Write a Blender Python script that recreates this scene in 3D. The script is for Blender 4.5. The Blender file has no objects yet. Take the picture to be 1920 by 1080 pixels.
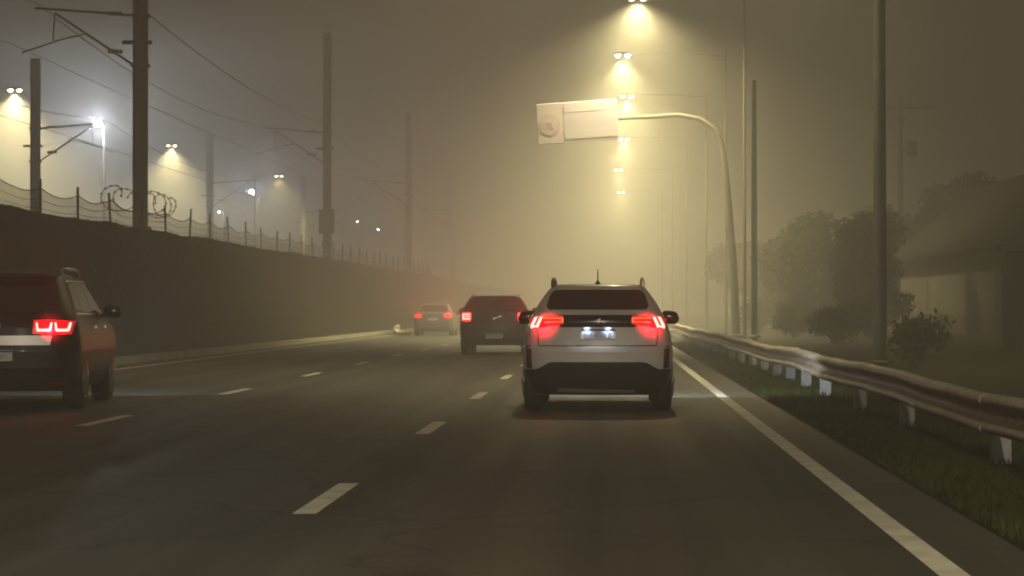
import bpy, math, random
import numpy as np
from math import radians as R, sin, cos, pi, sqrt
S = bpy.context.scene
COL = S.collection
random.seed(7); rng = np.random.default_rng(7)

# ------------------------------------------------------------------ camera, sky, exposure
cam = bpy.data.cameras.new('camera'); co = bpy.data.objects.new('camera', cam); COL.objects.link(co)
co.location = (0, 0, 1.20)
co.rotation_euler = (R(90 + 0.495), 0, R(2.344))
cam.sensor_width = 36; cam.lens = 82.5; cam.clip_start = 0.1; cam.clip_end = 3000
S.camera = co

w = bpy.data.worlds.new('World'); S.world = w; w.use_nodes = True
nt = w.node_tree; nt.nodes.clear()
out = nt.nodes.new('ShaderNodeOutputWorld')
sky = nt.nodes.new('ShaderNodeTexSky'); sky.sky_type = 'NISHITA'; sky.sun_disc = False
sky.sun_elevation = R(-4); sky.sun_rotation = R(200)
b1 = nt.nodes.new('ShaderNodeBackground'); b1.inputs[1].default_value = 0.05
b2 = nt.nodes.new('ShaderNodeBackground')           # night city sky glow over the fog
b2.inputs[0].default_value = (1.0, 0.81, 0.44, 1); b2.inputs[1].default_value = 0.057
ad = nt.nodes.new('ShaderNodeAddShader')
nt.links.new(sky.outputs[0], b1.inputs[0]); nt.links.new(b1.outputs[0], ad.inputs[0])
nt.links.new(b2.outputs[0], ad.inputs[1]); nt.links.new(ad.outputs[0], out.inputs[0])

S.view_settings.view_transform = 'Standard'; S.view_settings.look = 'None'
S.view_settings.exposure = 0.0; S.view_settings.gamma = 1.0
S.render.engine = 'CYCLES'
cy = S.cycles
cy.use_denoising = True
cy.max_bounces = 6; cy.diffuse_bounces = 2; cy.glossy_bounces = 3; cy.transmission_bounces = 4
cy.volume_bounces = 1; cy.transparent_max_bounces = 12
cy.sample_clamp_indirect = 4.0; cy.caustics_reflective = False; cy.caustics_refractive = False
cy.filter_width = 2.0

FOG = 0.0086
LAMP_W = 3000.0
LAMP_COL = (1.0, 0.84, 0.41)
FLOOD_COL = (0.86, 0.93, 1.0)

# ------------------------------------------------------------------ materials
def mat(name, col, rough=0.6, metal=0.0, noise=0.0, scale=8.0, bump=0.0, bscale=40.0, spec=0.5, col2=None, detail=6, coat=0.0):
    m = bpy.data.materials.new(name); m.use_nodes = True
    t = m.node_tree; p = t.nodes['Principled BSDF']
    p.inputs['Base Color'].default_value = (*col, 1); p.inputs['Roughness'].default_value = rough
    p.inputs['Metallic'].default_value = metal; p.inputs['Specular IOR Level'].default_value = spec
    p.inputs['Coat Weight'].default_value = coat; p.inputs['Coat Roughness'].default_value = 0.08
    if noise or col2 or bump:
        tc = t.nodes.new('ShaderNodeTexCoord')
    if noise or col2:
        n = t.nodes.new('ShaderNodeTexNoise'); n.inputs['Scale'].default_value = scale; n.inputs['Detail'].default_value = detail
        t.links.new(tc.outputs['Object'], n.inputs['Vector'])
        rp = t.nodes.new('ShaderNodeValToRGB')
        a = col2 if col2 else tuple(c * (1 - noise) for c in col)
        b = col if col2 else tuple(min(1, c * (1 + noise)) for c in col)
        rp.color_ramp.elements[0].color = (*a, 1); rp.color_ramp.elements[1].color = (*b, 1)
        rp.color_ramp.elements[0].position = 0.32; rp.color_ramp.elements[1].position = 0.68
        t.links.new(n.outputs['Fac'], rp.inputs[0]); t.links.new(rp.outputs[0], p.inputs['Base Color'])
    if bump:
        n2 = t.nodes.new('ShaderNodeTexNoise'); n2.inputs['Scale'].default_value = bscale; n2.inputs['Detail'].default_value = 4
        t.links.new(tc.outputs['Object'], n2.inputs['Vector'])
        bp = t.nodes.new('ShaderNodeBump'); bp.inputs['Strength'].default_value = bump; bp.inputs['Distance'].default_value = 0.05
        t.links.new(n2.outputs['Fac'], bp.inputs['Height']); t.links.new(bp.outputs[0], p.inputs['Normal'])
    return m
def emat(name, col, strength):
    m = mat(name, tuple(min(1, c) for c in col), 0.3)
    p = m.node_tree.nodes['Principled BSDF']
    p.inputs['Emission Color'].default_value = (*col, 1); p.inputs['Emission Strength'].default_value = strength
    return m

M = {}
M['soil'] = mat('soil_grass', (0.016, 0.013, 0.005), 0.95, spec=.15, noise=0.5, scale=0.5, bump=0.1, bscale=6, col2=(0.010, 0.009, 0.0035))
M['asphalt'] = mat('asphalt', (0.064, 0.060, 0.054), 0.62, scale=0.35, col2=(0.047, 0.044, 0.040), bump=0.25, bscale=90, detail=10)
M['paint_line'] = mat('line_paint', (0.74, 0.73, 0.68), 0.6, scale=3.5, col2=(0.50, 0.48, 0.42), detail=12)
M['concrete'] = mat('concrete', (0.26, 0.245, 0.21), 0.85, noise=0.3, scale=2.2, bump=0.2)
M['galv'] = mat('galvanised_steel', (0.38, 0.33, 0.26), 0.5, 0.2, noise=0.28, scale=5, bump=0.06, bscale=12)
M['post'] = mat('pale_post_steel', (0.30, 0.30, 0.295), 0.6, 0.0, noise=0.25, scale=6)
M['pole'] = mat('concrete_pole', (0.15, 0.135, 0.105), 0.85, noise=0.25, scale=3)
M['darkpole'] = mat('weathered_pole', (0.045, 0.039, 0.03), 0.8, noise=0.25, scale=3)
M['steel'] = mat('painted_grey_steel', (0.23, 0.225, 0.21), 0.55, 0.3, noise=0.2, scale=4)
M['wire'] = mat('dark_wire', (0.05, 0.046, 0.04), 0.6)
M['insul'] = mat('insulator', (0.09, 0.06, 0.045), 0.4)
M['white'] = mat('white_car_paint', (0.76, 0.745, 0.72), 0.32, coat=0.6, noise=0.05, scale=1.5)
M['black'] = mat('black_car_paint', (0.014, 0.012, 0.012), 0.28, coat=0.7)
M['maroon'] = mat('dark_metallic_paint', (0.013, 0.008, 0.008), 0.45, 0.0, spec=.3, coat=0.12)
M['silver'] = mat('silver_car_paint', (0.10, 0.10, 0.108), 0.4, 0.2, coat=0.3)
M['clad'] = mat('black_plastic', (0.014, 0.013, 0.012), 0.62, noise=0.2, scale=9)
M['gloss'] = mat('gloss_black_trim', (0.010, 0.010, 0.011), 0.16)
M['glass'] = mat('dark_tinted_glass', (0.010, 0.009, 0.009), 0.10, spec=0.6)
M['sideglass'] = mat('side_glass', (0.05, 0.047, 0.042), 0.07, spec=0.9)
M['chrome'] = mat('chrome', (0.66, 0.65, 0.63), 0.16, 1.0)
M['satin'] = mat('satin_silver', (0.55, 0.54, 0.52), 0.4, 0.6)
M['tyre'] = mat('tyre_rubber', (0.012, 0.012, 0.012), 0.85, bump=0.3, bscale=60)
M['rim'] = mat('alloy_rim', (0.36, 0.35, 0.34), 0.35, 0.8)
M['plate'] = mat('plate_white', (0.72, 0.73, 0.76), 0.45)
M['plateblue'] = mat('plate_blue', (0.03, 0.07, 0.26), 0.5)
M['platechar'] = mat('plate_character', (0.38, 0.40, 0.48), 0.5)
M['redref'] = mat('red_reflector', (0.42, 0.012, 0.012), 0.25)
M['redlens'] = emat('red_lens_lit', (1.0, 0.002, 0.010), 0.6)
M['redbar'] = emat('red_bar_lit', (1.0, 0.085, 0.03), 1.6)
M['pinkbar'] = emat('pink_bar_lit', (1.0, 0.30, 0.24), 4.5)
M['orangebar'] = emat('orange_bar_lit', (1.0, 0.15, 0.045), 1.5)
M['headlens'] = emat('headlamp_lit', (0.9, 0.96, 1.0), 8.0)
M['platelamp'] = emat('plate_lamp_lit', (0.85, 0.92, 1.0), 0.35)
M['lampled'] = emat('street_led_lit', (1.0, 0.93, 0.66), 60.0)
M['lampledwarm'] = emat('warm_led_lit', (1.0, 0.84, 0.5), 22.0)
M['floodled'] = emat('flood_led_lit', (0.90, 0.96, 1.0), 70.0)
M['signback'] = mat('sign_face', (0.235, 0.20, 0.245), 0.6, noise=0.05, scale=2)
M['signgrey'] = mat('sign_grey_field', (0.20, 0.185, 0.24), 0.6)
M['signlight'] = mat('sign_pale_field', (0.225, 0.205, 0.265), 0.6)
M['signring'] = mat('sign_ring', (0.19, 0.135, 0.15), 0.6)
M['wall'] = mat('rendered_wall', (0.065, 0.059, 0.048), 0.95, spec=.1, noise=0.25, scale=0.8)
M['walldark'] = mat('dark_brick_base', (0.03, 0.024, 0.016), 0.95, spec=.1, noise=0.3, scale=1.2)
M['roof'] = mat('old_roof_sheet', (0.014, 0.012, 0.009), 0.95, spec=.1, noise=0.25, scale=1.5)
M['bark'] = mat('bark', (0.060, 0.045, 0.030), 0.9, noise=0.3, scale=6)
M['leaf'] = mat('leaf_green', (0.020, 0.023, 0.008), 0.9, spec=.1, noise=0.45, scale=1.3)
M['leaf2'] = mat('leaf_olive', (0.023, 0.022, 0.008), 0.9, spec=.1, noise=0.45, scale=1.3)
M['grass'] = mat('grass_blade', (0.042, 0.052, 0.013), 0.9, spec=.1, noise=0.55, scale=0.7)
M['drygrass'] = mat('dry_bank_grass', (0.014, 0.011, 0.004), 0.95, spec=.1, noise=0.5, scale=0.6)

def asphalt_mat():
    m = M['asphalt']; t = m.node_tree; p = t.nodes['Principled BSDF']; L = t.links.new
    tc = [n for n in t.nodes if n.type == 'TEX_COORD'][0]; rp = [n for n in t.nodes if n.type == 'VALTORGB'][0]
    mp = t.nodes.new('ShaderNodeMapping'); mp.inputs['Scale'].default_value = (1.7, .035, 1)
    n = t.nodes.new('ShaderNodeTexNoise'); n.inputs['Scale'].default_value = 1.0; n.inputs['Detail'].default_value = 5
    L(tc.outputs['Object'], mp.inputs[0]); L(mp.outputs[0], n.inputs[0])
    r1 = t.nodes.new('ShaderNodeMapRange'); r1.inputs[1].default_value = .3; r1.inputs[2].default_value = .7; r1.inputs[3].default_value = .5; r1.inputs[4].default_value = 1.35
    L(n.outputs['Fac'], r1.inputs[0])
    g = t.nodes.new('ShaderNodeTexNoise'); g.inputs['Scale'].default_value = 55; g.inputs['Detail'].default_value = 3; L(tc.outputs['Object'], g.inputs[0])
    r2 = t.nodes.new('ShaderNodeMapRange'); r2.inputs[1].default_value = .3; r2.inputs[2].default_value = .7; r2.inputs[3].default_value = .7; r2.inputs[4].default_value = 1.3
    L(g.outputs['Fac'], r2.inputs[0])
    v = t.nodes.new('ShaderNodeTexVoronoi'); v.feature = 'DISTANCE_TO_EDGE'; v.inputs['Scale'].default_value = .22
    wn = t.nodes.new('ShaderNodeTexNoise'); wn.inputs['Scale'].default_value = 1.1; wn.inputs['Detail'].default_value = 6; L(tc.outputs['Object'], wn.inputs[0])
    av = t.nodes.new('ShaderNodeVectorMath'); av.operation = 'MULTIPLY_ADD'; av.inputs[1].default_value = (1.5, 1.5, 0); L(wn.outputs['Color'], av.inputs[0]); L(tc.outputs['Object'], av.inputs[2]); L(av.outputs[0], v.inputs[0])
    r3 = t.nodes.new('ShaderNodeMapRange'); r3.inputs[1].default_value = .0; r3.inputs[2].default_value = .012; r3.inputs[3].default_value = .4; r3.inputs[4].default_value = 1.0; L(v.outputs['Distance'], r3.inputs[0])
    a = t.nodes.new('ShaderNodeMath'); a.operation = 'MULTIPLY'; L(r1.outputs[0], a.inputs[0]); L(r2.outputs[0], a.inputs[1])
    b = t.nodes.new('ShaderNodeMath'); b.operation = 'MULTIPLY'; L(a.outputs[0], b.inputs[0]); L(r3.outputs[0], b.inputs[1])
    x = t.nodes.new('ShaderNodeVectorMath'); x.operation = 'SCALE'; L(rp.outputs[0], x.inputs[0]); L(b.outputs[0], x.inputs['Scale']); L(x.outputs[0], p.inputs['Base Color'])
    rr = t.nodes.new('ShaderNodeMapRange'); rr.inputs[3].default_value = .82; rr.inputs[4].default_value = .42; L(n.outputs['Fac'], rr.inputs[0]); L(rr.outputs[0], p.inputs['Roughness'])
asphalt_mat()
def mesh_fence_mat():
    m = bpy.data.materials.new('chain_link'); m.use_nodes = True
    t = m.node_tree; p = t.nodes['Principled BSDF']
    p.inputs['Base Color'].default_value = (0.16, 0.15, 0.13, 1); p.inputs['Roughness'].default_value = 0.6
    tc = t.nodes.new('ShaderNodeTexCoord')
    fac = None
    for sgn in (1, -1):
        mp = t.nodes.new('ShaderNodeMapping'); mp.inputs['Rotation'].default_value = (R(45 * sgn), 0, 0)
        wv = t.nodes.new('ShaderNodeTexWave'); wv.bands_direction = 'Y'; wv.inputs['Scale'].default_value = 5.2
        t.links.new(tc.outputs['Object'], mp.inputs[0]); t.links.new(mp.outputs[0], wv.inputs[0])
        th = t.nodes.new('ShaderNodeMath'); th.operation = 'GREATER_THAN'; th.inputs[1].default_value = 0.86
        t.links.new(wv.outputs['Fac'], th.inputs[0])
        if fac is None: fac = th
        else:
            mx = t.nodes.new('ShaderNodeMath'); mx.operation = 'MAXIMUM'
            t.links.new(fac.outputs[0], mx.inputs[0]); t.links.new(th.outputs[0], mx.inputs[1]); fac = mx
    t.links.new(fac.outputs[0], p.inputs['Alpha'])
    return m
M['chain'] = mesh_fence_mat()

# ------------------------------------------------------------------ mesh building
class MB:
    def __init__(s): s.v = []; s.f = []
    def add(s, vs, fs):
        o = len(s.v); s.v += [tuple(map(float, p)) for p in vs]; s.f += [tuple(o + i for i in f) for f in fs]; return s
    def box(s, c, d, ch=0.0):
        x, y, z = (k / 2 for k in d)
        if ch <= 0:
            vs = [(c[0] + a * x, c[1] + b * y, c[2] + e * z) for e in (-1, 1) for a, b in ((-1, -1), (1, -1), (1, 1), (-1, 1))]
            return s.add(vs, [(3, 2, 1, 0), (4, 5, 6, 7), (0, 1, 5, 4), (1, 2, 6, 5), (2, 3, 7, 6), (3, 0, 4, 7)])
        rows = []
        for zz, k in ((-z, ch), (-z + ch, 0), (z - ch, 0), (z, ch)):
            X, Y = x - k, y - k
            q = min(ch, X * .5, Y * .5)
            ring = [(-X + q, -Y), (X - q, -Y), (X, -Y + q), (X, Y - q), (X - q, Y), (-X + q, Y), (-X, Y - q), (-X, -Y + q)]
            rows.append([(c[0] + a, c[1] + b, c[2] + zz) for a, b in ring])
        return s.loft(rows, True, True)
    def loft(s, rows, cap0=False, cap1=False, closed=True):
        n = len(rows[0]); vs = [p for r in rows for p in r]; fs = []
        for i in range(len(rows) - 1):
            for j in range(n if closed else n - 1):
                k = (j + 1) % n
                fs.append((i * n + j, i * n + k, (i + 1) * n + k, (i + 1) * n + j))
        if cap0: fs.append(tuple(reversed(range(n))))
        if cap1: fs.append(tuple((len(rows) - 1) * n + j for j in range(n)))
        return s.add(vs, fs)
    def tube(s, path, r, n=8, caps=True):
        P = [np.array(p, float) for p in path]; rows = []
        rr = r if hasattr(r, '__len__') else [r] * len(P)
        prev = None
        for i, p in enumerate(P):
            t = P[min(i + 1, len(P) - 1)] - P[max(i - 1, 0)]
            t = t / (np.linalg.norm(t) + 1e-9)
            if prev is None:
                a = np.array((0, 0, 1.)) if abs(t[2]) < .9 else np.array((1., 0, 0))
                u = np.cross(t, a)
            else: u = prev - t * np.dot(prev, t)
            u /= np.linalg.norm(u) + 1e-9; prev = u; v = np.cross(t, u)
            rows.append([p + rr[i] * (cos(2 * pi * k / n) * u + sin(2 * pi * k / n) * v) for k in range(n)])
        return s.loft(rows, caps, caps)
    def lathe(s, prof, c, axis='x', n=24):
        """prof = list of (radius, along-axis)."""
        rows = []
        for rad, a in prof:
            row = []
            for k in range(n):
                t = 2 * pi * k / n
                if axis == 'x': row.append((c[0] + a, c[1] + rad * cos(t), c[2] + rad * sin(t)))
                elif axis == 'y': row.append((c[0] + rad * cos(t), c[1] + a, c[2] + rad * sin(t)))
                else: row.append((c[0] + rad * cos(t), c[1] + rad * sin(t), c[2] + a))
            rows.append(row)
        return s.loft(rows, True, True)
    def solidgrid(s, outer, inner):
        """two matching nu x nv grids -> closed sheet"""
        nu, nv = len(outer), len(outer[0]); N = nu * nv
        vs = [p for r in outer for p in r] + [p for r in inner for p in r]; fs = []
        for i in range(nu - 1):
            for j in range(nv - 1):
                a = i * nv + j; q = (a, a + 1, a + nv + 1, a + nv)
                fs.append(q); fs.append(tuple(N + k for k in reversed(q)))
        edge = [(i, 0) for i in range(nu)] + [(nu - 1, j) for j in range(1, nv)] + [(i, nv - 1) for i in range(nu - 2, -1, -1)] + [(0, j) for j in range(nv - 2, 0, -1)]
        for k in range(len(edge)):
            a = edge[k][0] * nv + edge[k][1]; b = edge[(k + 1) % len(edge)]; b = b[0] * nv + b[1]
            fs.append((b, a, N + a, N + b))
        return s.add(vs, fs)
    def build(s, name, m, parent=None, smooth=False, angle=35):
        me = bpy.data.meshes.new(name); me.from_pydata(s.v, [], s.f); me.update()
        import bmesh
        if len(s.f) < 60000:
            bm = bmesh.new(); bm.from_mesh(me); bmesh.ops.recalc_face_normals(bm, faces=bm.faces); bm.to_mesh(me); bm.free()
        me.materials.append(m)
        if smooth:
            me.polygons.foreach_set('use_smooth', [True] * len(me.polygons))
            me.set_sharp_from_angle(angle=R(angle))
        o = bpy.data.objects.new(name, me); COL.objects.link(o)
        if parent: o.parent = parent
        return o

def tag(o, label=None, cat=None, group=None, kind=None):
    if label: o['label'] = label
    if cat: o['category'] = cat
    if group: o['group'] = group
    if kind: o['kind'] = kind
    return o
def thing(name, label, cat, loc=(0, 0, 0), rz=0, group=None):
    o = bpy.data.objects.new(name, None); COL.objects.link(o); o.location = loc; o.rotation_euler = (0, 0, rz)
    o.empty_display_size = 0.2
    return tag(o, label, cat, group)
def copy_tree(o, parent=None):
    c = o.copy(); COL.objects.link(c)
    if parent: c.parent = parent
    for ch in list(o.children): copy_tree(ch, c)
    return c
def light(name, typ, loc, power, col, parent=None, rot=None, angle=None, blend=0.5, radius=0.05):
    l = bpy.data.lights.new(name, typ); l.energy = power; l.color = col; l.shadow_soft_size = radius
    if typ == 'SPOT': l.spot_size = R(angle); l.spot_blend = blend
    o = bpy.data.objects.new(name, l); COL.objects.link(o); o.location = loc
    if rot: o.rotation_euler = rot
    if parent: o.parent = parent
    return o
DOWN = (0, 0, 0); BACK = (R(-90), 0, 0); FWD = (R(89), 0, 0)   # spots shine along local -Z

# ------------------------------------------------------------------ ground, road
RL, RR = -10.35, 2.05           # asphalt edges
def smooth(a, b, x): t = np.clip((x - a) / (b - a), 0, 1); return t * t * (3 - 2 * t)
def vnoise(x, y, s, seed=0):
    X = x / s; Y = y / s; xi = np.floor(X); yi = np.floor(Y); fx = X - xi; fy = Y - yi
    h = lambda a, b: np.modf(np.abs(np.sin(a * 127.1 + b * 311.7 + seed * 74.7) * 43758.5453))[0]
    fx = fx * fx * (3 - 2 * fx); fy = fy * fy * (3 - 2 * fy)
    return (h(xi, yi) * (1 - fx) + h(xi + 1, yi) * fx) * (1 - fy) + (h(xi, yi + 1) * (1 - fx) + h(xi + 1, yi + 1) * fx) * fy
def ground_z(x, y):
    x = np.asarray(x, float); y = np.asarray(y, float)
    bank = smooth(-10.75, -13.1, -0 + x) if False else smooth(0, 1, (-10.75 - x) / 2.3)
    top = 3.42 + 0.10 * np.clip((y - 40) / 60, -1, 2.2)
    z = bank * top
    z = z + bank * (1 - 0.6 * smooth(0, 1, (-13.3 - x) / 3)) * (0.12 * (vnoise(x, y, 3.6, 1) - .5) + 0.03 * (vnoise(x, y, 1.2, 2) - .5))
    right = smooth(0, 1, (x - 2.2) / 1.0)
    z = z + right * (0.05 * (vnoise(x, y, 1.3, 3) - .5)) + smooth(0, 1, (x - 3.2) / 9) * (0.35 + 0.35 * (vnoise(x, y, 4.0, 4) - .5))
    return z - 0.03
xs = np.concatenate([np.linspace(-240, -30, 22), np.linspace(-28, -15, 14), np.linspace(-14.4, -10.4, 19), np.linspace(-9.5, 1.6, 6), np.linspace(2.0, 8.0, 20), np.linspace(9, 30, 15), np.linspace(36, 200, 12)])
ys = np.concatenate([np.linspace(-28, -2, 8), np.linspace(0, 140, 240), np.linspace(142, 300, 60), np.linspace(310, 640, 20)])
GX, GY = np.meshgrid(xs, ys); GZ = ground_z(GX, GY)
mb = MB(); nx = len(xs)
mb.v = list(zip(GX.ravel().tolist(), GY.ravel().tolist(), GZ.ravel().tolist()))
mb.f = [(j * nx + i, j * nx + i + 1, (j + 1) * nx + i + 1, (j + 1) * nx + i) for j in range(len(ys) - 1) for i in range(nx - 1)]
tag(mb.build('ground', M['soil'], smooth=True, angle=60), kind='structure')

rows = []
for y in np.concatenate([np.arange(-25, 120, 3.0), np.arange(120, 620, 20.)]):
    rows.append([(x, y, 0.004 if RL < x < RR else -0.05) for x in (RL - 0.01, RL, -8, -5.3, -1.8, 0, RR - 0.02, RR)])
mbr = MB(); rows = [[(p[0], p[1], 0.0) for p in r] for r in rows]
mbr.loft(rows, closed=False)
tag(mbr.build('road', M['asphalt']), kind='structure')
# edge lines and lane dashes: painted sheets 4 mm up
def dashline(name, x, spans, wd):
    m = MB()
    for a, b in spans:
        n = max(1, int((b - a) / 6)); q = []
        for y in np.linspace(a, b, n + 1): q.append([(x - wd / 2, y, 0.004), (x + wd / 2, y, 0.004)])
        m.loft(q, closed=False)
    return tag(m.build(name, M['paint_line']), kind='structure')
L1 = [14.8 - 8.7 + 8.7 * k for k in range(0, 24)]
dashline('lane_marking', -1.77, [(y - 1.2, y + 1.2) for y in L1], 0.14)
L2 = [24.9 - 17.4 + 8.7 * k for k in range(0, 24)]
dashline('lane_marking', -5.36, [(y - 1.2, y + 1.2) for y in L2], 0.14)
dashline('edge_line', 1.55, [(-20, 300)], 0.14)
dashline('edge_line', -9.62, [(-20, 300)], 0.15)
# kerb along the foot of the bank
m = MB(); q = []
for y in np.arange(-25, 300, 2.5):
    q.append([(-10.62, y, -0.06), (-10.62, y, 0.135), (-10.60, y, 0.15), (-10.42, y, 0.15), (-10.36, y, 0.13), (-10.345, y, -0.06)])
m.loft(q, True, True); tag(m.build('kerb', M['concrete']), kind='structure')
# pale curved kerb nose near the far silver car
m = MB(); q = []
for t in np.linspace(0, 1, 14):
    x = -9.95 + 1.15 * t ** 1.5; y = 111 - 7.5 * sin(t * pi / 2)
    q.append([(x - .09, y, -.05), (x - .09, y, .13 + .3 * (1 - t) ** 2), (x + .09, y, .13 + .3 * (1 - t) ** 2), (x + .09, y, -.05)])
m.loft(q, True, True); tag(m.build('kerb', M['paint_line']), kind='structure')

# ------------------------------------------------------------------ cars
class Shape:
    def __init__(s, prof, B=0.10, rc=0.26, s0=0.72, Bf=0.22, rcf=0.4):
        p = np.array(prof); s.z = p[:, 0]; s.W = p[:, 1]; s.yr = p[:, 2]; s.yf = p[:, 3]
        s.B, s.rc, s.s0, s.Bf, s.rcf = B, rc, s0, Bf, rcf
    def at(s, z): return np.interp(z, s.z, s.W), np.interp(z, s.z, s.yr), np.interp(z, s.z, s.yf)
    def curve(s, a, B, rc):
        a = np.clip(np.abs(a), 0, 1); k = np.clip((a - s.s0) / (1 - s.s0), 0, 1)
        return B * a ** 2 + rc * (1 - np.sqrt(np.maximum(0, 1 - k ** 2)))
    def rear(s, x, z):
        W, yr, _ = s.at(z); return yr + s.curve(x / W, s.B, s.rc)
    def front(s, x, z):
        W, _, yf = s.at(z); return yf - s.curve(x / W, s.Bf, s.rcf)
    def ring(s, z, k=1.0):
        W, yr, yf = s.at(z); r0 = yr + s.B + s.rc; f0 = yf - s.Bf - s.rcf
        ss = np.sin(np.linspace(-1, 1, 23) * pi / 2); pts = []
        for a in ss: pts.append((a * W, yr + s.curve(a, s.B, s.rc)))
        for t in np.linspace(0, 1, 26)[1:-1]: pts.append((W, r0 + (f0 - r0) * t))
        for a in ss[::-1]: pts.append((a * W, yf - s.curve(a, s.Bf, s.rcf)))
        for t in np.linspace(0, 1, 26)[1:-1]: pts.append((-W, f0 + (r0 - f0) * t))
        cyy = (yr + yf) / 2
        return [(x * k, cyy + (y - cyy) * k, z) for x, y in pts]
    def body(s, zb, zt, crown=0.03, n=64, arches=()):
        m = MB(); zz = sorted(set(list(np.linspace(zb, zt, n)) + [z for z in s.z if zb < z < zt]))
        rows = [s.ring(zb, 0.55)] + [s.ring(z) for z in zz]
        for k, c in ((0.97, .3), (0.92, .55), (0.8, .78), (0.6, .92), (0.35, .98), (0.1, 1.0)):
            r = s.ring(zt, k); rows.append([(x, y, zt + crown * c) for x, y, _ in r])
        m.loft(rows, True, True)
        return m
    def rpatch(s, c, off=0.006, nx=14, nz=8, depth=0.015, rnd=0.0):
        """patch on the rear face: corners (x,z) bottom-left, bottom-right, top-right, top-left"""
        (ax, az), (bx, bz), (cx, cz), (dx, dz) = c; o = []; i_ = []
        for j in range(nz + 1):
            v = j / nz; k = rnd * abs(2 * v - 1) ** 5; ro = []; ri = []
            for i in range(nx + 1):
                u = i / nx; u = 0.5 + (u - 0.5) * (1 - k)
                x = (ax * (1 - u) + bx * u) * (1 - v) + (dx * (1 - u) + cx * u) * v
                z = (az * (1 - u) + bz * u) * (1 - v) + (dz * (1 - u) + cz * u) * v
                y = float(s.rear(x, z)); ro.append((x, y - off, z)); ri.append((x, y + depth, z))
            o.append(ro); i_.append(ri)
        return o, i_
    def spatch(s, side, c, off=0.005, ny=12, nz=8, depth=0.015):
        """patch on the flank: corners (y,z)"""
        (ay, az), (by, bz), (cy_, cz), (dy, dz) = c; o = []; i_ = []
        for j in range(nz + 1):
            v = j / nz; ro = []; ri = []
            for i in range(ny + 1):
                u = i / ny
                y = (ay * (1 - u) + by * u) * (1 - v) + (dy * (1 - u) + cy_ * u) * v
                z = (az * (1 - u) + bz * u) * (1 - v) + (dz * (1 - u) + cz * u) * v
                W = float(s.at(z)[0]); ro.append((side * (W + off), y, z)); ri.append((side * (W - depth), y, z))
            o.append(ro); i_.append(ri)
        return o, i_
    def fpatch(s, c, off=0.006, nx=12, nz=6, depth=0.02):
        (ax, az), (bx, bz), (cx, cz), (dx, dz) = c; o = []; i_ = []
        for j in range(nz + 1):
            v = j / nz; ro = []; ri = []
            for i in range(nx + 1):
                u = i / nx
                x = (ax * (1 - u) + bx * u) * (1 - v) + (dx * (1 - u) + cx * u) * v
                z = (az * (1 - u) + bz * u) * (1 - v) + (dz * (1 - u) + cz * u) * v
                y = float(s.front(x, z)); ro.append((x, y + off, z)); ri.append((x, y - depth, z))
            o.append(ro); i_.append(ri)
        return o, i_

def cut_arches(o, spots, rad, wd):
    """carve the wheel arches out of a body mesh and bake the result"""
    m = MB()
    for x, y, z in spots: m.lathe([(rad, -wd), (rad, wd)], (x, y, z), 'x', 32)
    c = m.build('arch_cutter', M['clad'])
    md = o.modifiers.new('arch', 'BOOLEAN'); md.operation = 'DIFFERENCE'; md.object = c; md.solver = 'EXACT'
    dg = bpy.context.evaluated_depsgraph_get(); dg.update()
    me = bpy.data.meshes.new_from_object(o.evaluated_get(dg))
    o.modifiers.clear(); old = o.data; o.data = me; bpy.data.meshes.remove(old)
    cm = c.data; bpy.data.objects.remove(c); bpy.data.meshes.remove(cm)
    me.polygons.foreach_set('use_smooth', [True] * len(me.polygons)); me.set_sharp_from_angle(angle=R(32))

def grid_obj(name, g, m, parent, smooth=True):
    b = MB(); b.solidgrid(*g); return b.build(name, m, parent, smooth, 40)
def wheel(parent, x, y, r, wd, side):
    b = MB(); h = wd / 2
    b.lathe([(r * .62, -h * .9), (r * .70, -h), (r * .93, -h * .96), (r * .985, -h * .75), (r, -h * .4), (r, h * .4), (r * .985, h * .75), (r * .93, h * .96), (r * .70, h), (r * .62, h * .9)], (0, 0, 0), 'x', 36)
    o = b.build('wheel', M['tyre'], parent, True, 40); o.location = (x, y, r)
    q = MB(); e = side * (h * .93)
    q.lathe([(r * .64, e - side * .03), (r * .64, e + side * .012), (r * .60, e + side * .012), (r * .58, e - side * .02)], (0, 0, 0), 'x', 36)
    for k in range(5):
        t = 2 * pi * k / 5 + .3
        q.tube([(e + side * .006, 0, 0), (e + side * .002, cos(t) * r * .60, sin(t) * r * .60)], [.040, .026], 6)
    q.lathe([(.07, e - side * .02), (.06, e + side * .018), (.02, e + side * .022)], (0, 0, 0), 'x', 16)
    q.build('rim', M['rim'], o, True, 40)
    return o
def mirror(parent, x, y, z, side, m):
    b = MB(); rows = []
    for t in np.linspace(-1, 1, 11):
        k = sqrt(max(0.0, 1 - abs(t) ** 3.2)); k = max(k, .12); row = []
        for a in np.linspace(0, 2 * pi, 17)[:-1]:
            ca, sa = cos(a), sin(a)
            row.append((x + side * (.115 * t + .10), y + .07 * k * np.sign(ca) * abs(ca) ** .7, z + .085 * k * np.sign(sa) * abs(sa) ** .7 - .012 * t))
        rows.append(row)
    b.loft(rows, True, True)
    b.tube([(x - side * .08, y + .03, z - .05), (x + side * .03, y + .02, z - .04)], .028, 8)
    return b.build('side_mirror', m, parent, True, 50)
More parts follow.
